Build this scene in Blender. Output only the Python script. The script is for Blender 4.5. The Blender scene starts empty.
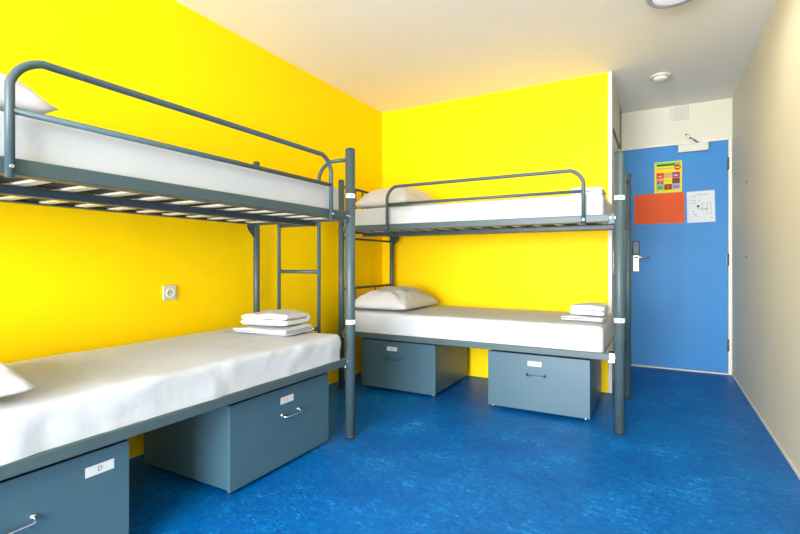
import bpy, bmesh, math, random
from mathutils import Vector, Matrix, noise
random.seed(7)
S = bpy.context.scene
PI = math.pi

# ------------------------------------------------------------------ camera
cam_data = bpy.data.cameras.new('camera')
cam = bpy.data.objects.new('camera', cam_data)
S.collection.objects.link(cam)
S.camera = cam
YAW = math.atan(258 / 468)
cam.location = (0, 0, 1.03)
cam.rotation_euler = (PI / 2, 0, YAW)
cam_data.sensor_width = 36
cam_data.lens = 468 / 800 * 36
cam_data.shift_y = -5 / 800
cam_data.clip_start = 0.02

# ------------------------------------------------------------------ world, lights, exposure
S.view_settings.view_transform = 'Standard'
S.view_settings.look = 'None'
S.view_settings.gamma = 1
S.view_settings.use_curve_mapping = False
S.view_settings.exposure = 0.72
W = bpy.data.worlds.new('world'); S.world = W
W.use_nodes = True
W.node_tree.nodes['Background'].inputs[0].default_value = (0.72, 0.86, 1.0, 1)
W.node_tree.nodes['Background'].inputs[1].default_value = 2.0


def area(name, loc, rot, sx, sy, power, col, shape='RECTANGLE'):
    l = bpy.data.lights.new(name, 'AREA')
    l.shape = shape; l.size = sx; l.size_y = sy; l.energy = power; l.color = col
    o = bpy.data.objects.new(name, l); o.location = loc; o.rotation_euler = rot
    S.collection.objects.link(o)
    return o


# daylight entering through the wide window behind the camera
area('window_daylight', (-0.85, -4.4, 1.7), (PI / 2, 0, 0), 4.6, 3.4, 1060, (0.93, 0.96, 1.0))

# ------------------------------------------------------------------ materials
def mat(name, col, rough=0.5, metal=0.0, var=0.04, scale=8.0, bump=0.0, bscale=60, spec=0.5, coat=0.0, sheen=0.0):
    m = bpy.data.materials.new(name); m.use_nodes = True
    nt = m.node_tree; b = nt.nodes['Principled BSDF']
    tc = nt.nodes.new('ShaderNodeTexCoord')
    n = nt.nodes.new('ShaderNodeTexNoise'); n.inputs['Scale'].default_value = scale
    n.inputs['Detail'].default_value = 4
    nt.links.new(tc.outputs['Object'], n.inputs['Vector'])
    r = nt.nodes.new('ShaderNodeValToRGB')
    r.color_ramp.elements[0].position = 0.3; r.color_ramp.elements[1].position = 0.7
    r.color_ramp.elements[0].color = tuple(c * (1 - var) for c in col) + (1,)
    r.color_ramp.elements[1].color = tuple(min(1, c * (1 + var)) for c in col) + (1,)
    nt.links.new(n.outputs['Fac'], r.inputs[0]); nt.links.new(r.outputs[0], b.inputs['Base Color'])
    b.inputs['Roughness'].default_value = rough; b.inputs['Metallic'].default_value = metal
    b.inputs['Specular IOR Level'].default_value = spec
    if coat: b.inputs['Coat Weight'].default_value = coat; b.inputs['Coat Roughness'].default_value = 0.12
    if sheen: b.inputs['Sheen Weight'].default_value = sheen
    if bump:
        n2 = nt.nodes.new('ShaderNodeTexNoise'); n2.inputs['Scale'].default_value = bscale
        n2.inputs['Detail'].default_value = 3
        nt.links.new(tc.outputs['Object'], n2.inputs['Vector'])
        bp = nt.nodes.new('ShaderNodeBump'); bp.inputs['Strength'].default_value = bump
        bp.inputs['Distance'].default_value = 0.01
        nt.links.new(n2.outputs['Fac'], bp.inputs['Height']); nt.links.new(bp.outputs[0], b.inputs['Normal'])
    return m


def emit(name, col, strength):
    m = mat(name, col, 0.4)
    b = m.node_tree.nodes['Principled BSDF']
    b.inputs['Emission Color'].default_value = col + (1,); b.inputs['Emission Strength'].default_value = strength
    return m


def lino():
    m = bpy.data.materials.new('blue_marbled_linoleum'); m.use_nodes = True
    nt = m.node_tree; b = nt.nodes['Principled BSDF']
    tc = nt.nodes.new('ShaderNodeTexCoord')
    mp = nt.nodes.new('ShaderNodeMapping'); mp.inputs['Scale'].default_value = (1.0, 1.7, 1)
    mp.inputs['Rotation'].default_value = (0, 0, 0.5)
    nt.links.new(tc.outputs['Object'], mp.inputs['Vector'])
    n = nt.nodes.new('ShaderNodeTexNoise'); n.inputs['Scale'].default_value = 26; n.inputs['Detail'].default_value = 8
    n.inputs['Roughness'].default_value = 0.72; n.inputs['Distortion'].default_value = 1.6
    nt.links.new(mp.outputs[0], n.inputs['Vector'])
    r = nt.nodes.new('ShaderNodeValToRGB')
    e = r.color_ramp.elements
    e[0].position = 0.32; e[0].color = (0.000, 0.070, 0.28, 1)
    e[1].position = 0.55; e[1].color = (0.000, 0.125, 0.41, 1)
    k = e.new(0.62); k.color = (0.008, 0.22, 0.58, 1)
    k = e.new(0.71); k.color = (0.09, 0.34, 0.64, 1)
    n2 = nt.nodes.new('ShaderNodeTexNoise'); n2.inputs['Scale'].default_value = 3.2; n2.inputs['Detail'].default_value = 3
    nt.links.new(tc.outputs['Object'], n2.inputs['Vector'])
    ma = nt.nodes.new('ShaderNodeMath'); ma.operation = 'MULTIPLY_ADD'; ma.inputs[1].default_value = 0.34; ma.inputs[2].default_value = -0.185
    nt.links.new(n2.outputs['Fac'], ma.inputs[0])
    ad = nt.nodes.new('ShaderNodeMath'); ad.operation = 'ADD'
    nt.links.new(n.outputs['Fac'], ad.inputs[0]); nt.links.new(ma.outputs[0], ad.inputs[1])
    nt.links.new(ad.outputs[0], r.inputs[0]); nt.links.new(r.outputs[0], b.inputs['Base Color'])
    b.inputs['Roughness'].default_value = 0.42
    b.inputs['Specular IOR Level'].default_value = 0.16
    return m


M = {}
M['yellow'] = mat('yellow_wall_paint', (1.0, 0.66, 0.0), 0.55, var=0.006, scale=2, bump=0.05, bscale=90, spec=0.12)
M['cream'] = mat('cream_wall_paint', (0.62, 0.59, 0.46), 0.6, var=0.015, scale=2, bump=0.05, bscale=90)
M['ceiling'] = mat('white_ceiling_paint', (0.83, 0.80, 0.72), 0.8, var=0.01, scale=2, bump=0.05, bscale=70)
M['lino'] = lino()
M['trim'] = mat('ivory_trim_paint', (0.66, 0.63, 0.52), 0.4, var=0.01)
M['steel'] = mat('grey_green_powder_coat', (0.055, 0.088, 0.096), 0.42, var=0.05, scale=14, spec=0.4)
M['darksteel'] = mat('dark_powder_coat', (0.022, 0.045, 0.070), 0.38, var=0.05, scale=14)
M['locker'] = mat('blue_grey_locker_paint', (0.052, 0.112, 0.148), 0.36, var=0.03, scale=5, spec=0.5)
M['birch'] = mat('pale_birch_slat', (0.72, 0.66, 0.50), 0.5, var=0.1, scale=20)
M['chrome'] = mat('brushed_metal', (0.62, 0.64, 0.66), 0.25, 1.0, var=0.05, scale=30)
M['dark_handle'] = mat('dark_metal', (0.10, 0.15, 0.18), 0.3, 0.6, var=0.05, scale=30)
M['sheet'] = mat('white_cotton_sheet', (0.50, 0.515, 0.54), 0.85, var=0.012, scale=5, bump=0.2, bscale=22, sheen=0.05)
M['pillow'] = mat('white_pillow_cotton', (0.56, 0.55, 0.55), 0.85, var=0.015, scale=6, bump=0.45, bscale=14, sheen=0.05)
M['towel'] = mat('white_towel_terry', (0.60, 0.60, 0.60), 0.95, var=0.02, scale=40, bump=0.4, bscale=220, sheen=0.05)
M['door'] = mat('blue_door_laminate', (0.036, 0.20, 0.47), 0.45, var=0.02, scale=3, spec=0.2)
M['white_plastic'] = mat('white_plastic', (0.82, 0.82, 0.78), 0.4, var=0.01)
M['cream_plastic'] = mat('cream_plastic', (0.58, 0.56, 0.46), 0.4, var=0.01)
M['black'] = mat('black_plastic', (0.012, 0.012, 0.014), 0.35, var=0.05)
M['brass'] = mat('brass_plate', (0.72, 0.58, 0.28), 0.35, 0.7, var=0.06, scale=25)
M['paper'] = mat('white_paper', (0.58, 0.59, 0.59), 0.6, var=0.01)
M['ink'] = mat('dark_ink', (0.05, 0.055, 0.06), 0.6)
M['greyink'] = mat('grey_ink', (0.16, 0.17, 0.18), 0.6)
M['orange'] = mat('orange_laminated_sheet', (0.66, 0.075, 0.003), 0.35, var=0.03, scale=5, spec=0.08)
M['grey_ring'] = mat('grey_lamp_ring', (0.33, 0.33, 0.36), 0.45)
M['diffuser'] = emit('opal_lamp_diffuser', (0.55, 0.55, 0.60), 0.45)
M['ticking'] = mat('dark_mattress_ticking', (0.03, 0.032, 0.04), 0.85)
M['greyvent'] = mat('grey_cream_grille', (0.50, 0.48, 0.40), 0.5)
M['warmgap'] = mat('brown_door_edge', (0.22, 0.19, 0.13), 0.6)
M['rubber'] = mat('dark_rubber', (0.02, 0.022, 0.025), 0.7)
M['mark_orange'] = mat('orange_mark', (0.85, 0.42, 0.12), 0.5)
def flat(n, c): M[n] = mat(n, c, 0.45, var=0.06, scale=60, spec=0.1)
flat('print_yellow', (0.72, 0.58, 0.01)); flat('print_green', (0.03, 0.48, 0.05)); flat('print_lime', (0.20, 0.50, 0.05))
flat('print_red', (0.62, 0.04, 0.01)); flat('print_purple', (0.30, 0.05, 0.20)); flat('print_mint', (0.14, 0.42, 0.16))
flat('print_brown', (0.16, 0.05, 0.02)); flat('print_blue', (0.28, 0.32, 0.48)); flat('print_pink', (0.50, 0.26, 0.16))
flat('print_dark_green', (0.005, 0.16, 0.03)); flat('print_tan', (0.55, 0.33, 0.12))

# ------------------------------------------------------------------ helpers
def box(bm, lo, hi, bev=0.0, seg=2):
    c = [(a + b) / 2 for a, b in zip(lo, hi)]; d = [abs(b - a) for a, b in zip(lo, hi)]
    t = bmesh.new()
    bmesh.ops.create_cube(t, size=1)
    for v in t.verts: v.co = Vector((v.co.x * d[0] + c[0], v.co.y * d[1] + c[1], v.co.z * d[2] + c[2]))
    if bev: bmesh.ops.bevel(t, geom=t.edges[:], offset=bev, segments=seg, affect='EDGES', profile=0.5)
    merge(bm, t)


def merge(bm, t, mtx=None):
    me = bpy.data.meshes.new('tmp'); t.to_mesh(me); t.free()
    if mtx: me.transform(mtx)
    bm.from_mesh(me); bpy.data.meshes.remove(me)


def tube(bm, pts, r, seg=12, cap=True):
    pts = [Vector(p) for p in pts]
    n = len(pts)
    tang = []
    for i in range(n):
        a = pts[max(0, i - 1)]; b = pts[min(n - 1, i + 1)]
        tang.append((b - a).normalized())
    up = Vector((0, 0, 1)) if abs(tang[0].z) < 0.9 else Vector((1, 0, 0))
    nrm = (up - tang[0] * up.dot(tang[0])).normalized()
    rings = []
    for i in range(n):
        if i: nrm = (nrm - tang[i] * nrm.dot(tang[i])).normalized()
        bi = tang[i].cross(nrm)
        rings.append([bm.verts.new(pts[i] + (nrm * math.cos(2 * PI * k / seg) + bi * math.sin(2 * PI * k / seg)) * r) for k in range(seg)])
    for a, b in zip(rings, rings[1:]):
        for k in range(seg):
            f = bm.faces.new((a[k], a[(k + 1) % seg], b[(k + 1) % seg], b[k])); f.smooth = True
    if cap:
        bm.faces.new(list(reversed(rings[0]))); bm.faces.new(rings[-1])


def bend(corners, rad, n=8):
    """polyline with rounded corners"""
    P = [Vector(c) for c in corners]; out = [P[0]]
    for i in range(1, len(P) - 1):
        a = (P[i - 1] - P[i]).normalized(); b = (P[i + 1] - P[i]).normalized()
        p0 = P[i] + a * rad; p1 = P[i] + b * rad
        for k in range(n + 1):
            t = k / n
            out.append(p0 * (1 - t) ** 2 + P[i] * 2 * t * (1 - t) * 0.55 + (p0 + p1) / 2 * 2 * t * (1 - t) * 0.45 + p1 * t * t)
    out.append(P[-1])
    return out


def lathe(bm, prof, seg=32, mtx=None):
    t = bmesh.new(); rings = []
    for r, z in prof:
        if r < 1e-6: rings.append([t.verts.new((0, 0, z))])
        else: rings.append([t.verts.new((r * math.cos(2 * PI * k / seg), r * math.sin(2 * PI * k / seg), z)) for k in range(seg)])
    for a, b in zip(rings, rings[1:]):
        for k in range(seg):
            va = [a[k % len(a)], a[(k + 1) % len(a)]] if len(a) > 1 else [a[0]]
            vb = [b[(k + 1) % len(b)], b[k % len(b)]] if len(b) > 1 else [b[0]]
            f = t.faces.new(va + vb); f.smooth = True
    bmesh.ops.recalc_face_normals(t, faces=t.faces[:])
    merge(bm, t, mtx)


def obj(name, bm, m, parent=None, smooth=False, loc=None):
    me = bpy.data.meshes.new(name)
    bmesh.ops.recalc_face_normals(bm, faces=bm.faces[:])
    bm.to_mesh(me); bm.free()
    if smooth:
        for p in me.polygons: p.use_smooth = True
    o = bpy.data.objects.new(name, me); S.collection.objects.link(o)
    me.materials.append(M[m] if isinstance(m, str) else m)
    if parent: o.parent = parent
    if loc: o.location = loc
    return o


def bobj(name, lo, hi, m, parent=None, bev=0.0):
    bm = bmesh.new(); box(bm, lo, hi, bev); return obj(name, bm, m, parent)


def struct(name, lo, hi, m, bev=0.0):
    o = bobj(name, lo, hi, m, None, bev); o['kind'] = 'structure'; return o


def tag(o, label, cat, group=None):
    o['label'] = label; o['category'] = cat
    if group: o['group'] = group
    return o


def empty(name, loc, rz=0.0):
    o = bpy.data.objects.new(name, None); o.location = loc; o.rotation_euler = (0, 0, rz)
    o.empty_display_size = 0.1
    S.collection.objects.link(o); return o


def copy_tree(o, parent=None):
    c = o.copy(); S.collection.objects.link(c)
    if parent: c.parent = parent
    for ch in list(o.children): copy_tree(ch, c)
    return c


# ------------------------------------------------------------------ room shell
XL, XR, YB, YD, XC, H, YW = -2.42, 0.593, 4.02, 5.20, -0.32, 2.525, -2.6
struct('floor', (XL - .1, YW - .1, -0.08), (XR + .1, YD + .15, 0), 'lino')
struct('ceiling', (XL - .1, YW - .1, H), (XR + .1, YD + .15, H + .08), 'ceiling')
struct('wall_left', (XL - .1, YW - .1, 0), (XL, YB + .1, H), 'yellow')
struct('wall_back', (XL, YB, 0), (XC - 0.012, YB + .1, H), 'yellow')
struct('wall_right', (XR, YW - .1, 0), (XR + .1, YD + .15, H), 'cream')
# corridor side wall with bathroom door opening
bm = bmesh.new()
box(bm, (XC - .1, YB + .1, 0), (XC, YB + .14, H)); box(bm, (XC - .1, YB + .14, 2.13), (XC, YD - .1, H)); box(bm, (XC - .1, YD - .22, 0), (XC, YD + .15, H))
o = obj('wall_passage', bm, 'cream'); o['kind'] = 'structure'
struct('trim_1', (XC - .024, YB - .004, 0), (XC + .004, YB + .10, H), 'trim', 0.002)       # pale corner profile
# bathroom door on the passage side
d2 = struct('door_2', (XC - .05, YB + .14, 0.0), (XC - .012, YD - .22, 2.13), 'cream')
bm = bmesh.new(); box(bm, (XC - .012, YB + .150, 0.93), (XC + .006, YB + .175, 1.13), 0.003)
tube(bm, [(XC + .004, YB + .16, 1.04), (XC + .03, YB + .16, 1.04), (XC + .033, YB + .20, 1.04)], .006)
obj('door_latch', bm, 'chrome', d2)
bobj('door_frame', (XC - .02, YB + .141, 2.122), (XC + .003, YD - .221, 2.131), 'warmgap', d2)
# wall with the entrance door
bm = bmesh.new()
box(bm, (XC, YD, 2.16), (XR, YD + .1, H)); box(bm, (XR - .012, YD, 0), (XR, YD + .1, 2.16))
o = obj('wall_entrance', bm, 'cream'); o['kind'] = 'structure'
bm = bmesh.new()
box(bm, (0.563, YD - .012, 0), (XR - .003, YD + .05, 2.165), .002); box(bm, (XC, YD - .006, 2.148), (0.563, YD + .05, 2.165), .002)
box(bm, (XC, YD - .012, 0), (XC + .02, YD + .05, 2.15), .002)
o = obj('trim_2', bm, 'trim'); o['kind'] = 'structure'
struct('trim_3', (XC + .02, YD - .02, 0), (0.563, YD + .05, 0.012), 'trim', .003)           # threshold
struct('baseboard_right', (XR - .008, YW, 0), (XR, YD - .012, 0.018), 'trim', .002)
# wall behind the camera with the window
wx0, wx1, wz0, wz1 = -2.34, 0.51, 0.12, 2.40
bm = bmesh.new()
box(bm, (XL, YW - .1, 0), (XR, YW, wz0)); box(bm, (XL, YW - .1, wz1), (XR, YW, H))
box(bm, (XL, YW - .1, wz0), (wx0, YW, wz1)); box(bm, (wx1, YW - .1, wz0), (XR, YW, wz1))
o = obj('wall_window', bm, 'cream'); o['kind'] = 'structure'
bm = bmesh.new()
for a, b in (((wx0, wz0), (wx0 + .05, wz1)), ((wx1 - .05, wz0), (wx1, wz1)), ((wx0, wz0), (wx1, wz0 + .05)), ((wx0, wz1 - .05), (wx1, wz1)), ((-.88, wz0), (-.82, wz1))):
    box(bm, (a[0], YW - .07, a[1]), (b[0], YW - .02, b[1]))
win = obj('window_1', bm, 'white_plastic'); win['kind'] = 'structure'
bobj('window_sill', (wx0 - .05, YW - .02, wz0 - .03), (wx1 + .05, YW + .12, wz0 - .001), 'white_plastic', win, .004)

# ------------------------------------------------------------------ entrance door
dr = struct('door_1', (XC + .023, YD + .0, 0.014), (0.560, YD + .04, 2.146), 'door', .002)
dy = YD
for z in (1.93, 1.05, 0.27):
    bm = bmesh.new(); tube(bm, [(0.562, dy - .013, z - .055), (0.562, dy - .013, z + .055)], .008)
    box(bm, (0.548, dy - .006, z - .055), (0.566, dy + .0, z + .055))
    obj('door_hinge', bm, 'dark_handle', dr)
bobj('keycard_reader', (-.222, dy - .03, 1.105), (-.160, dy, 1.235), 'black', dr, .006)
bm = bmesh.new(); box(bm, (-.218, dy - .014, 0.935), (-.162, dy, 1.100), .006); kp = obj('lock_plate', bm, 'brass', dr)
bm = bmesh.new(); tube(bm, [(-.19, dy - .012, .985), (-.19, dy - .022, .985)], .010); box(bm, (-.193, dy - .016, .955), (-.187, dy - .013, .982)); obj('keyhole_cylinder', bm, 'dark_handle', kp)
bm = bmesh.new(); tube(bm, bend([(-.195, dy - .014, 1.075), (-.195, dy - .06, 1.075), (-.075, dy - .06, 1.075)], .018), .010)
obj('door_handle', bm, 'chrome', dr)

# door closer
cl = empty('door_closer', (0.288, dy, 2.10))
tag(cl, 'cream overhead closer box with a folded metal arm above the blue door', 'door closer')
bobj('closer_body', (-.121, -.055, -.035), (.121, 0, .038), 'cream_plastic', cl, .005)
bm = bmesh.new()
tube(bm, [(.035, -.03, .036), (.035, -.03, .052)], .012)
a0 = Vector((.035, -.03, .052)); a1 = Vector((-.055, -.11, .105)); a2 = Vector((-.045, -.01, .135))
tube(bm, [a0, a1], .008, 8); tube(bm, [a1, a1 + Vector((0, 0, .014))], .012); tube(bm, [a1 + Vector((0, 0, .010)), (.0, -.01, .070)], .006, 8)
box(bm, (-.02, -.012, .060), (.06, 0, .078), .002)
obj('closer_arm', bm, 'chrome', cl)

# sheets of paper on the door (thin real sheets)
def sheet(x0, x1, z0, z1, name, m, rotz=0.0, th=.0012):
    e = bobj(name, (-(x1 - x0) / 2, -th, -(z1 - z0) / 2), ((x1 - x0) / 2, 0, (z1 - z0) / 2), m)
    e.location = ((x0 + x1) / 2, dy - .0004, (z0 + z1) / 2); e.rotation_euler = (0, rotz, 0)
    return e
orange = sheet(-.205, .218, 1.402, 1.695, 'notice_sheet', 'orange')
tag(orange, 'shiny orange landscape sheet taped to the blue door', 'notice')
fly = sheet(-.030, .200, 1.698, 1.998, 'poster', 'print_yellow')
tag(fly, 'yellow poster with nine coloured picture squares on the blue door', 'poster')
def patch(par, x0, x1, z0, z1, m, name='printed_picture', y=-.0012, th=.0005):
    return bobj(name, (x0, y - th, z0), (x1, y, z1), m, par)
patch(fly, -.105, .105, .118, .142, 'print_lime', 'printed_band')
patch(fly, -.095, .060, .108, .128, 'print_dark_green', 'printed_band', -.0017)
patch(fly, -.095, .045, .080, .092, 'print_tan', 'printed_band')
bm = bmesh.new(); lathe(bm, [(0, .0008), (.027, .0006), (.028, 0)], 24, Matrix.Translation((.078, -.0012, .090)) @ Matrix.Rotation(PI / 2, 4, 'X')); bdg = obj('printed_badge', bm, 'print_red', fly)
patch(bdg, .062, .094, .084, .092, 'paper', 'printed_line', -.0022)
tiles = [['print_red', 'print_tan', 'print_purple'], ['print_pink', 'print_yellow', 'print_brown'], ['print_mint', 'print_brown', 'print_blue']]
for r in range(3):
    for c in range(3):
        x0 = -.098 + c * .066; z1 = .045 - r * .056
        if tiles[r][c] == 'print_yellow': 
            patch(fly, x0 + .008, x0 + .056, z1 - .026, z1 - .018, 'print_tan'); continue
        p = patch(fly, x0, x0 + .064, z1 - .054, z1, tiles[r][c])
        if (r, c) in ((0, 0), (0, 2)): patch(p, x0 + .014, x0 + .046, z1 - .036, z1 - .028, 'paper', 'printed_line', -.0017)
        if (r, c) == (2, 0): patch(p, x0 + .014, x0 + .048, z1 - .034, z1 - .024, 'print_dark_green', 'printed_line', -.0017)
        if (r, c) == (2, 1): patch(p, x0 + .02, x0 + .044, z1 - .040, z1 - .012, 'print_red', 'printed_figure', -.0017)
        if (r, c) == (1, 0): patch(p, x0 + .008, x0 + .024, z1 - .052, z1 - .022, 'print_brown', 'printed_figure', -.0017); patch(p, x0 + .036, x0 + .056, z1 - .052, z1 - .026, 'print_red', 'printed_figure', -.0017)
        if (r, c) == (2, 2): patch(p, x0 + .01, x0 + .056, z1 - .034, z1 - .022, 'print_purple', 'printed_line', -.0017)
plan = sheet(.240, .462, 1.402, 1.695, 'floor_plan_sheet', 'paper', -0.02)
tag(plan, 'white evacuation plan sheet with a dark dot on the blue door', 'notice')
def ln(x0, x1, z0, z1): bobj('plan_line', (x0, -.0016, z0), (x1, -.0012, z1), 'greyink', plan)
ln(-.05, .06, .112, .116)
for z in (.095, .06, .035): ln(-.075, -.035, z, z + .004)
ln(-.014, -.008, .09, .10); ln(-.014, -.008, .05, .06)
for x0, x1, z0, z1 in ((.01, .013, -.05, .03), (.01, .045, .028, .031), (.05, .053, -.055, .035), (.078, .081, -.07, .035), (.05, .081, .033, .036), (.035, .081, -.072, -.069), (-.03, .03, -.022, -.018), (-.06, -.035, -.075, -.070), (-.06, -.055, -.05, -.03), (.03, .05, -.03, -.02), (.08, .09, -.11, -.1), (-.045, -.03, -.09, -.085)): ln(x0, x1, z0, z1)
bm = bmesh.new(); lathe(bm, [(0, .0008), (.011, .0007), (.012, 0)], 20, Matrix.Translation((-.02, -.0012, .005)) @ Matrix.Rotation(PI / 2, 4, 'X')); obj('plan_dot', bm, 'ink', plan)

# sounder / vent above the door
v = empty('wall_vent', (0.180, dy, 2.452)); tag(v, 'small square cream vent grille above the entrance door', 'vent')
bobj('vent_plate', (-.072, -.014, -.066), (.072, 0, .060), 'cream_plastic', v, .006)
bm = bmesh.new()
for i in range(6): box(bm, (-.048 + i * .018, -.020, -.045), (-.040 + i * .018, -.013, .040), .001)
box(bm, (-.055, -.018, -.05), (.055, -.013, -.045)); box(bm, (-.055, -.018, .04), (.055, -.013, .045))
obj('vent_grille', bm, 'greyvent', v)

# smoke detector
sd = empty('smoke_detector', (0.018, 4.30, H)); tag(sd, 'small round white smoke detector on the ceiling near the door', 'smoke detector')
bm = bmesh.new(); lathe(bm, [(.076, 0), (.076, -.012), (.070, -.018), (.05, -.020)], 32); obj('detector_base', bm, 'cream_plastic', sd)
bm = bmesh.new(); lathe(bm, [(.052, -.018), (.052, -.028), (.040, -.034), (0, -.036)], 32); obj('detector_head', bm, 'white_plastic', sd)

# round ceiling lamp
lp = empty('ceiling_lamp', (0.078, 2.90, H)); tag(lp, 'round ceiling lamp with a grey ring and opal cover', 'ceiling lamp')
bm = bmesh.new(); lathe(bm, [(.118, 0), (.136, -.02), (.138, -.06), (.126, -.072), (.108, -.066), (.106, -.05)], 48); obj('lamp_ring', bm, 'grey_ring', lp)
bm = bmesh.new(); lathe(bm, [(.108, -.05), (.106, -.066), (.075, -.076), (0, -.081)], 48); obj('lamp_cover', bm, 'diffuser', lp)
area('lamp_light', (0.078, 2.90, H - .095), (0, 0, 0), .22, .22, 4, (1.0, 0.92, 0.78), 'DISK')

# wall socket on the left yellow wall
so = empty('wall_socket', (XL, 1.687, 0.857)); tag(so, 'square cream wall socket on the yellow wall above the left lower bunk', 'socket')
bm = bmesh.new(); box(bm, (0, -.042, -.042), (.010, .042, .042), .004)
obj('socket_plate', bm, 'cream_plastic', so)
bm = bmesh.new(); lathe(bm, [(.026, .0), (.026, .004), (.021, .004), (.020, -.0), (0, .0005)], 28, Matrix.Translation((.0095, 0, 0)) @ Matrix.Rotation(PI / 2, 4, 'Y'))
ins = obj('socket_insert', bm, 'white_plastic', so)
bm = bmesh.new()
for s in (-1, 1): tube(bm, [(.009, s * .0095, 0), (.0115, s * .0095, 0)], .003, 8)
obj('pin_hole', bm, 'ink', ins)

# two small screws on the right wall
def screw(y, z, label):
    bm = bmesh.new(); lathe(bm, [(0, .006), (.005, .005), (.008, 0)], 12, Matrix.Rotation(-PI / 2, 4, 'Y'))
    tag(obj('wall_screw', bm, 'chrome', None, loc=(XR, y, z)), label, 'screw')
screw(4.39, 1.64, 'upper of two small screws in the cream right wall')
screw(4.42, 1.07, 'lower of two small screws in the cream right wall')

# ------------------------------------------------------------------ bunk beds
BL = 2.05          # local: x from -BL (head) to 0 (foot); y from 0 (front) to BW (rear)
def make_bunk(BW, rr_, x0g, x1g, gm):
    root = empty('bunk_bed', (0, 0, 0))
    def post(x, y, r):
        bm = bmesh.new(); tube(bm, [(x, y, 0.012), (x, y, 1.685)], r, 24)
        p = obj('post', bm, 'steel', root)
        bm = bmesh.new(); lathe(bm, [(r * 1.02, 0), (r * 1.02, .006), (r * .7, .012), (0, .013)], 24, Matrix.Translation((x, y, 1.684))); obj('post_cap', bm, 'darksteel', p)
        bm = bmesh.new(); lathe(bm, [(0, 0), (r * 1.04, 0), (r * 1.04, .018), (r * .9, .02)], 24, Matrix.Translation((x, y, 0))); obj('post_foot', bm, 'rubber', p)
        return p
    pf = post(0, 0, .029); post(0, BW, rr_); post(-BL, 0, .024); post(-BL, BW, .022)
    # white number stickers wrapped on the front foot post
    for z in (1.415, .680):
        bm = bmesh.new(); seg = 14; r = .0302
        vs = []
        for k in range(seg + 1):
            a = -PI * 1.12 + k / seg * PI * 1.10
            vs.append([bm.verts.new((rr * math.cos(a), rr * math.sin(a), z + dz)) for rr, dz in ((r, -.013), (r, .013), (.0289, .013), (.0289, -.013))])
        for a, b in zip(vs, vs[1:]):
            for q in range(4): bm.faces.new((a[q], b[q], b[(q + 1) % 4], a[(q + 1) % 4]))
        bm.faces.new(vs[0]); bm.faces.new(vs[-1][::-1])
        st = obj('number_sticker', bm, 'white_plastic', pf); st['label'] = 'small white sticker'
        a = -1.2 if x0g > -1.65 else -2.2
        bm = bmesh.new(); lathe(bm, [(0, .0015), (.005, .0012), (.0055, 0)], 12, Matrix.Translation((r * math.cos(a), r * math.sin(a), z)) @ Matrix.Rotation(a, 4, 'Z') @ Matrix.Rotation(PI / 2, 4, 'Y')); obj('sticker_dot', bm, 'ink', st)
    for zi, (z0, z1) in enumerate(((1.274, 1.319), (.434, .476))):
        for nm, y0, y1 in (('side_rail', -.016, .014), ('side_rail', BW - .014, BW + .012)):
            bm = bmesh.new(); box(bm, (-BL + .03, y0, z0), (-.055, y1, z1), .004)
            # inner ledge that carries the slats
            if y0 < .1: box(bm, (-BL + .03, y1 - .002, z0), (-.055, y1 + .03, z0 + .004))
            else: box(bm, (-BL + .03, y0 - .03, z0), (-.055, y0 + .002, z0 + .004))
            obj(nm, bm, 'steel', root)
        for x in (-BL + .012, -.012 - .02):
            bm = bmesh.new(); box(bm, (x - .012, .02, z0 - .004), (x + .012, BW - .02, z1 - .012), .003); obj('end_rail', bm, 'steel', root)
        bm = bmesh.new(); box(bm, (-BL + .03, BW * .35 - .024, z0 - .026), (-.04, BW * .35 + .024, z0 + .003), .003); obj('centre_beam', bm, 'darksteel', root)
        sl = None
        for k in range(14):
            x = -BL + .10 + k * (BL - .20) / 13
            if sl is None:
                sl = bobj('slat', (-.021, .018, z0 + .005), (.021, BW - .018, z0 + .015), 'birch', root, .002); sl.location = (x, 0, 0)
            else:
                c = sl.copy(); S.collection.objects.link(c); c.location = (x, 0, 0)
        # hook plates joining rail to posts, with bolts
        for x, y in ((-.03, -.002), (-BL + .03, -.002), (-.03, BW), (-BL + .03, BW)):
            s = 1 if x > -1 else -1
            bm = bmesh.new(); box(bm, (x - .034, y - .010, z0 - .014), (x + .034, y + .010, z1 + .002), .003)
            if s > 0: box(bm, (x + .004, y - .014, z0 - .045), (x + .022, y + .004, z0 - .01), .004)
            br = obj('rail_bracket', bm, 'steel' if zi == 0 else 'chrome', root)
            for dx in (-.018, .01):
                bm = bmesh.new(); tube(bm, [(x + dx, y - .016, (z0 + z1) / 2), (x + dx, y + .012, (z0 + z1) / 2)], .006, 10); obj('bolt', bm, 'chrome', br)
    # gusset plates under the upper rear rail
    for x, s in ((-.022, -1), (-BL + .022, 1)):
        bm = bmesh.new(); t = .005
        a = [(x, BW - t, 1.27), (x + s * .06, BW - t, 1.27), (x + s * .05, BW - t, 1.245), (x, BW - t, 1.19)]
        v0 = [bm.verts.new(p) for p in a]; v1 = [bm.verts.new((p[0], BW + t, p[2])) for p in a]
        bm.faces.new(v0); bm.faces.new(v1[::-1])
        for i in range(4): bm.faces.new((v0[i], v0[(i + 1) % 4], v1[(i + 1) % 4], v1[i]))
        obj('gusset', bm, 'darksteel', root)
    # front guard rail
    bm = bmesh.new(); y = -.024; x0, x1 = x0g, x1g
    tube(bm, bend([(x0, y, 1.262), (x0, y, 1.600), (x1, y, 1.600), (x1, y, 1.262)], .078, 10), .0118, 14)
    g = obj('guard_rail', bm, 'steel', root)
    bm = bmesh.new(); tube(bm, [(x0, y, gm), (x1, y, gm)], .0105, 12); obj('guard_middle_bar', bm, 'steel', g)
    for x in (x0, x1):
        bm = bmesh.new(); tube(bm, [(x, y - .016, 1.292), (x, y + .02, 1.292)], .005, 10); obj('bolt', bm, 'chrome', g)
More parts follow.
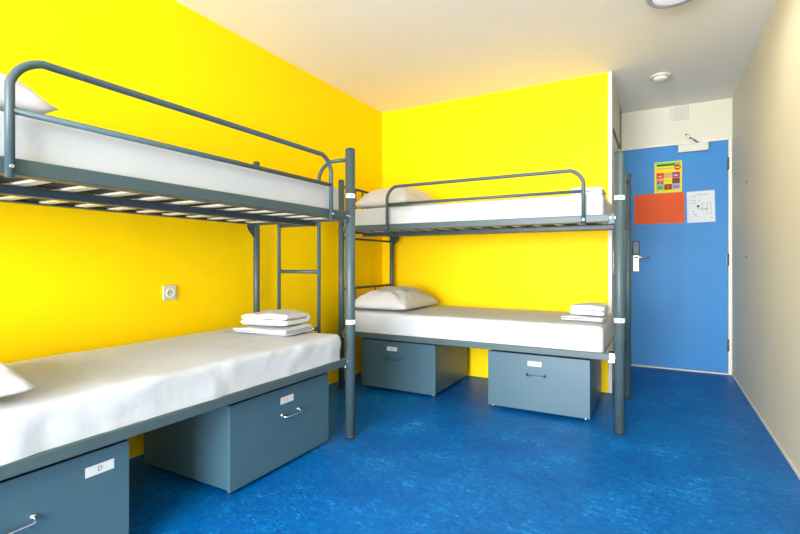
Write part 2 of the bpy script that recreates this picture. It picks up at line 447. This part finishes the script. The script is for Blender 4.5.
    # ladder at the foot end
    lx = .0; r1, r2 = .232, .556
    bm = bmesh.new()
    tube(bm, bend([(lx, r1, .46), (lx, r1, 1.632), (lx, .02, 1.632)], .09, 8), .0115, 12); lad = obj('ladder', bm, 'steel', root)
    bm = bmesh.new(); tube(bm, bend([(lx, r2, .46), (lx, r2, 1.632), (lx, BW - .02, 1.632)], .09, 8), .0115, 12); obj('ladder_side', bm, 'steel', lad)
    for z in (.62, .97, 1.262):
        bm = bmesh.new(); tube(bm, [(lx, r1, z), (lx, r2, z)], .0115, 12)
        for q in (r1 + .012, r2 - .012): tube(bm, [(lx, q - .006, z), (lx, q + .006, z)], .0135, 12)
        obj('rung', bm, 'steel', lad)
    # head end boards: top bar, bottom bar and uprights, for both decks
    hx = -BL
    for zb, zt in ((1.225, 1.645), (.50, .810)):
        bm = bmesh.new(); tube(bm, [(hx, .01, zt), (hx, BW - .01, zt)], .010, 12)
        hb = obj('headboard', bm, 'darksteel', root)
        bm = bmesh.new(); tube(bm, [(hx, .01, zb), (hx, BW - .01, zb)], .009, 12); obj('headboard_lower_bar', bm, 'darksteel', hb)
        for k in (range(7) if zt > 1 else (1, 4)):
            yy = .10 + k * (BW - .20) / 6
            bm = bmesh.new(); tube(bm, [(hx, yy, max(zb, zt - .36)), (hx, yy, zt)], .006, 8); obj('headboard_bar', bm, 'darksteel', hb)
    return root


RB = make_bunk(.825, .026, -1.605, -.200, 1.468)
RB.location = (-.203, 3.100, 0)
tag(RB, 'grey steel bunk bed along the back yellow wall, foot end beside the door passage', 'bunk bed', 'steel bunk beds')
LB = make_bunk(.755, .021, -1.655, -.215, 1.448)
LB.location = (-1.580, 2.262, 0); LB.rotation_euler = (0, 0, PI / 2)
tag(LB, 'grey steel bunk bed standing lengthwise against the left yellow wall, nearest the camera', 'bunk bed', 'steel bunk beds')

# ------------------------------------------------------------------ bedding
def fbm(p, o=3):
    return noise.fractal(Vector(p), 1.0, 2.0, o)


def make_mattress(name, L_, W_, T_, seed, wr=0.006, rad=.024, crown=.006, hang=0.0):
    """sheeted foam mattress; origin at the centre of its underside"""
    bm = bmesh.new()
    nx, ny, nz = 72, 30, 9
    def P(u, v, w):
        x = u * L_ / 2; y = v * W_ / 2; z = w * T_
        # round the edges: pull to an inset box then push out by the radius
        ix = max(-(L_ / 2 - rad * 1.6), min(L_ / 2 - rad * 1.6, x)); iy = max(-(W_ / 2 - rad * 1.2), min(W_ / 2 - rad * 1.2, y)); iz = max(rad * .7, min(T_ - rad, z))
        d = Vector((x - ix, y - iy, z - iz))
        if d.length > 1e-6:
            rx, ry = rad * 1.6, rad * 1.2; rz = rad if d.z > 0 else rad * .7
            e = Vector((d.x / rx, d.y / ry, d.z / rz)); m_ = max(abs(e.x), abs(e.y), abs(e.z))
            e = e.normalized() * m_
            d = Vector((e.x * rx, e.y * ry, e.z * rz))
        p = Vector((ix, iy, iz)) + d
        if z > T_ * .6:
            p.z += crown * (1 - v * v) * (1 - u ** 4)
            p.z += fbm((p.x * 3 + seed, p.y * 5, 0), 3) * wr * .45
        side = max(abs(v) ** 8, abs(u) ** 8)
        f1 = fbm((p.x * 9 + seed, p.z * 10 + p.y * 1.5, seed), 3)
        f2 = abs(noise.noise(Vector((p.x * 6 + p.z * 14 + seed, p.z * 9, 1.7 * seed))))
        out = (f1 * .7 - f2 * .8) * wr * side
        if abs(v) > .9: p.y += math.copysign(out + hang * (1 - w) * noise.noise(Vector((p.x * 4, seed, 0))), v)
        if abs(u) > .97: p.x += math.copysign(out, u)
        if w < .3 and side > .5: p.z += wr * 1.2 * f1 * (1 - w / .3)
        return p
    cache = {}
    def V(i, j, k):
        if (i, j, k) not in cache:
            def wsp(a, n):  # denser near the ends
                t = a / n * 2 - 1; return math.copysign(1 - (1 - abs(t)) ** 1.25, t)
            cache[(i, j, k)] = bm.verts.new(P(wsp(i, nx), wsp(j, ny), (wsp(k, nz) + 1) / 2))
        return cache[(i, j, k)]
    for i in range(nx):
        for j in range(ny):
            bm.faces.new((V(i, j, nz), V(i + 1, j, nz), V(i + 1, j + 1, nz), V(i, j + 1, nz)))
            bm.faces.new((V(i, j, 0), V(i, j + 1, 0), V(i + 1, j + 1, 0), V(i + 1, j, 0)))
    for i in range(nx):
        for k in range(nz):
            bm.faces.new((V(i, 0, k), V(i + 1, 0, k), V(i + 1, 0, k + 1), V(i, 0, k + 1)))
            bm.faces.new((V(i, ny, k), V(i, ny, k + 1), V(i + 1, ny, k + 1), V(i + 1, ny, k)))
    for j in range(ny):
        for k in range(nz):
            bm.faces.new((V(0, j, k), V(0, j, k + 1), V(0, j + 1, k + 1), V(0, j + 1, k)))
            bm.faces.new((V(nx, j, k), V(nx, j + 1, k), V(nx, j + 1, k + 1), V(nx, j, k + 1)))
    return obj(name, bm, 'sheet', smooth=True)


ML, MW = 1.93, .80
def place_matt(bunk_root, z, T_, seed, label, wr, hang, dx, W_, BW, dy_=0.0, L_=ML):
    o = make_mattress('mattress', L_, W_, T_, seed, wr, hang=hang)
    c = Vector((-BL / 2 - .03 + dx, BW / 2 + dy_, z))
    a = bunk_root.rotation_euler.z
    o.location = bunk_root.location + Matrix.Rotation(a, 3, 'Z') @ c
    o.rotation_euler = (0, 0, a)
    ud = bobj('mattress_underside', (-L_ / 2 + .03, -W_ / 2 + .04, -.0025), (L_ / 2 - .03, W_ / 2 - .04, .004), 'ticking', o); ud['label'] = 'dark mattress underside'
    tag(o, label, 'mattress', 'sheeted mattresses on the bunks')
    return o
ZU, ZL = 1.2895, .4495
place_matt(RB, ZU, .166, 3.1, 'white sheeted mattress on the upper bunk along the back wall', .003, 0, 0, .80, .825)
place_matt(RB, ZL, .185, 8.4, 'white sheeted mattress on the lower bunk along the back wall', .004, 0, 0, .815, .825)
place_matt(LB, ZU, .166, 5.7, 'white sheeted mattress on the upper bunk at the left wall', .003, 0, .015, .73, .755)
place_matt(LB, ZL, .170, 1.9, 'wrinkled white sheeted mattress on the lower bunk at the left wall', .013, .005, .008, .765, .755, .004)


def make_pillow(L_, W_, T_, seed, label, loc, rz, rx=0.0, ry=0.0, group='white pillows'):
    bm = bmesh.new(); n = 34
    def P(i, j, s):
        u = i / n * 2 - 1; v = j / n * 2 - 1
        # corners stay pointed, sides pinch inward
        x = u * L_ / 2 * (1 - .07 * (1 - v * v)); y = v * W_ / 2 * (1 - .09 * (1 - u * u))
        prof = ((1 - u ** 4) ** .75) * ((1 - v ** 4) ** .75)
        t = T_ * prof
        w = fbm((x * 7 + seed, y * 7, seed), 3) * .024 * prof
        # creases radiating from the corners
        for cx_, cy_ in ((1, 1), (1, -1), (-1, 1), (-1, -1)):
            ax, ay = u - cx_, v - cy_; rr = math.hypot(ax, ay)
            ang = math.atan2(ay, ax)
            w += math.sin(ang * 11 + seed) * .011 * math.exp(-((rr - .45) / .32) ** 2) * prof ** .5
        if s > 0: z = T_ * .22 + t * .78 + w
        else: z = T_ * .22 * (1 - prof ** .6)
        if s <= 0 or prof < 1e-5: z = T_ * .22 * (1 - prof ** .6) if s <= 0 else T_ * .22
        return (x, y, z)
    T = {}
    def V(i, j, s):
        if i in (0, n) or j in (0, n): s = 0
        if (i, j, s) not in T:
            T[(i, j, s)] = bm.verts.new(P(i, j, s) if s else (P(i, j, -1)[0], P(i, j, -1)[1], T_ * .22))
        return T[(i, j, s)]
    for i in range(n):
        for j in range(n):
            bm.faces.new((V(i, j, 1), V(i + 1, j, 1), V(i + 1, j + 1, 1), V(i, j + 1, 1)))
            bm.faces.new((V(i, j, -1), V(i, j + 1, -1), V(i + 1, j + 1, -1), V(i + 1, j, -1)))
    o = obj('pillow', bm, 'pillow', smooth=True)
    o.location = loc; o.rotation_euler = (rx, ry, rz)
    tag(o, label, 'pillow', group)
    return o
make_pillow(.53, .68, .165, 2.0, 'plump white pillow on the lower bunk along the back wall', (-1.95, 3.46, .641), .03)
make_pillow(.50, .68, .185, 6.0, 'white pillow on the upper bunk along the back wall', (-1.925, 3.50, 1.462), -.05)
make_pillow(.66, .46, .150, 9.0, 'white pillow on the left lower bunk, cut by the photo edge', (-1.93, .49, .632), -.10)
make_pillow(.60, .46, .160, 4.0, 'white pillow on the upper bunk at the left wall, behind the guard rail', (-1.90, .51, 1.463), .05)


def folded(name, L_, D_, T_, layers, seed, loc, rz, label, m='towel', group='folded white towels'):
    """cloth folded into a stack: one continuous strip that turns back on itself at rounded folds"""
    bm = bmesh.new()
    th = T_ / layers
    # profile of the whole stack in (y,z): layered folds with rounded front edges
    path = []
    for k in range(layers):
        z = th * (k + .5); a, b = (-D_ / 2, D_ / 2) if k % 2 == 0 else (D_ / 2, -D_ / 2)
        n = 10
        for i in range(n + 1):
            t = i / n; path.append((a + (b - a) * t, z))
        if k < layers - 1:
            sgn = 1 if b > 0 else -1
            for q in range(1, 6):
                an = -PI / 2 + PI * q / 6
                path.append((b + sgn * math.cos(an) * th * .5, z + th * .5 + math.sin(an) * th * .5))
    half = th * .485
    nx = 14
    rows = []
    for side in (1, -1):
        rows.append([])
    def nrm(i):
        a = path[max(0, i - 1)]; b = path[min(len(path) - 1, i + 1)]
        dx_, dz_ = b[0] - a[0], b[1] - a[1]; l = math.hypot(dx_, dz_) or 1
        return (-dz_ / l, dx_ / l)
    grid = []
    for i, (y, z) in enumerate(path):
        ny_, nz_ = nrm(i); ring = []
        for ix in range(nx + 1):
            u = ix / nx * 2 - 1
            wob = fbm((u * 1.3 + seed, y * 6, z * 8), 2)
            x = u * L_ / 2 + .004 * noise.noise(Vector((y * 9, z * 30, seed)))
            zz = z + wob * .010 * (z / T_ + .2) - .006 * (abs(u) ** 3) * (z / T_)
            yy = y + .004 * noise.noise(Vector((u * 3, z * 20, seed + 5)))
            e = half * (1 - .35 * abs(u) ** 8)
            ring.append((bm.verts.new((x, yy + ny_ * e, max(.0005, zz + nz_ * e))), bm.verts.new((x, yy - ny_ * e, max(.0005, zz - nz_ * e)))))
        grid.append(ring)
    for a, b in zip(grid, grid[1:]):
        for k in range(nx):
            for s in (0, 1): bm.faces.new((a[k][s], a[k + 1][s], b[k + 1][s], b[k][s]))
        for k in (0, nx): bm.faces.new((a[k][0], a[k][1], b[k][1], b[k][0]))
    for g in (grid[0], grid[-1]):
        for k in range(nx): bm.faces.new((g[k][0], g[k + 1][0], g[k + 1][1], g[k][1]))
    o = obj(name, bm, m, smooth=True)
    sub = o.modifiers.new('s', 'SUBSURF'); sub.levels = 1; sub.render_levels = 1
    o.location = loc; o.rotation_euler = (0, 0, rz)
    tag(o, label, 'towel' if m == 'towel' else 'bed sheet', group)
    return o
# lower left bunk
folded('folded_sheet', .38, .24, .038, 3, 1.0, (-1.945, 2.02, .628), .06, 'flat folded white sheet under the towel on the left lower bunk', 'sheet', 'folded white bed linen')
folded('folded_towel', .32, .22, .070, 2, 2.0, (-1.955, 2.035, .671), .12, 'thick folded white towel on top of the pile on the left lower bunk')
# upper left bunk
folded('folded_towel', .30, .20, .060, 2, 3.0, (-2.03, 2.02, 1.462), .05, 'folded white towel on the foot of the left upper bunk')
# lower right bunk
folded('folded_sheet', .27, .24, .030, 2, 4.0, (-.435, 3.38, .641), -.04, 'flat folded white sheet under the towel on the lower bunk by the back wall', 'sheet', 'folded white bed linen')
folded('folded_towel', .22, .19, .070, 2, 5.0, (-.410, 3.40, .6755), -.04, 'thick folded white towel atop the pile on the lower bunk by the back wall')
# upper right bunk
folded('folded_towel', .20, .22, .060, 2, 6.0, (-.41, 3.36, 1.462), 0, 'folded white towel on the foot of the upper bunk by the back wall')

# ------------------------------------------------------------------ lockers under the beds
def text_mesh(ch, size, m, parent, loc, rot):
    cu = bpy.data.curves.new('letter', 'FONT'); cu.body = ch; cu.size = size; cu.extrude = .0003; cu.align_x = 'CENTER'; cu.align_y = 'CENTER'
    t = bpy.data.objects.new('letter', cu); S.collection.objects.link(t)
    dg = bpy.context.evaluated_depsgraph_get(); dg.update()
    me = bpy.data.meshes.new_from_object(t.evaluated_get(dg)); bpy.data.objects.remove(t)
    o = bpy.data.objects.new('printed_letter', me); S.collection.objects.link(o)
    me.materials.clear(); me.materials.append(M[m]); o.parent = parent; o.location = loc; o.rotation_euler = rot
    return o


def locker(w, d, loc, rz, label, handle_m, lab_x, mark, hx):
    """rolling under-bed locker; local front faces -y, origin under its front left corner"""
    root = empty('storage_locker', loc, rz); tag(root, label, 'storage locker', 'steel lockers under the bunks')
    z0, z1 = .028, .402
    bm = bmesh.new(); box(bm, (.004, .018, z0), (w - .004, d, z1 - .004), .003)
    obj('locker_body', bm, 'locker', root)
    bm = bmesh.new(); box(bm, (0, 0, z0 - .006), (w, .017, z1), .003); box(bm, (.0, .002, z1 - .012), (w, .03, z1), .002); fr = obj('locker_front', bm, 'locker', root)
    sx = lab_x
    st = bobj('label_sticker', (sx - .046, -.0012, .325), (sx + .046, 0, .358), 'paper', fr)
    if mark == 'D': text_mesh('D', .022, 'ink', st, (sx, -.0014, .3415), (PI / 2, 0, 0))
    elif mark == 'orange': 
        bobj('printed_mark', (sx - .006, -.0018, .3355), (sx + .006, -.0012, .3475), 'mark_orange', st)
    else: bobj('printed_mark', (sx - .006, -.0018, .339), (sx + .004, -.0012, .345), 'ink', st)
    bm = bmesh.new(); tube(bm, bend([(hx - .06, 0, .270), (hx - .06, -.028, .262), (hx + .06, -.028, .262), (hx + .06, 0, .270)], .012, 5), .0048, 10)
    hd = obj('handle', bm, handle_m, fr)
    for s in (-.06, .06):
        bm = bmesh.new(); lathe(bm, [(0, .005), (.007, .005), (.009, 0)], 12, Matrix.Translation((hx + s, 0, .270)) @ Matrix.Rotation(PI / 2, 4, 'X')); obj('handle_boss', bm, handle_m, hd)
    for x in (.03, w - .03):
        for y in (.035, d - .035):
            bm = bmesh.new()
            tube(bm, [(x - .008, y, .0125), (x + .008, y, .0125)], .0122, 14); box(bm, (x - .011, y - .008, .014), (x + .011, y + .008, z0 + .001), .001)
            obj('caster', bm, 'chrome', root)
    return root
locker(.665, .70, (-2.135, 3.215, 0), 0, 'grey blue locker near the back corner, left of the two by the back wall', 'dark_handle', .29, '', .31)
locker(.675, .70, (-1.055, 3.205, 0), 0, 'grey blue locker under the bunk foot by the back wall, right of the yellow gap', 'dark_handle', .325, '', .335)
locker(.70, .62, (-1.632, 1.425, 0), PI / 2, 'grey blue locker with chrome handle under the foot of the left lower bunk', 'chrome', .36, 'orange', .385)
locker(.70, .62, (-1.632, .285, 0), PI / 2, 'grey blue locker with letter D on its sticker, cut by the photo corner', 'chrome', .60, 'D', .35)
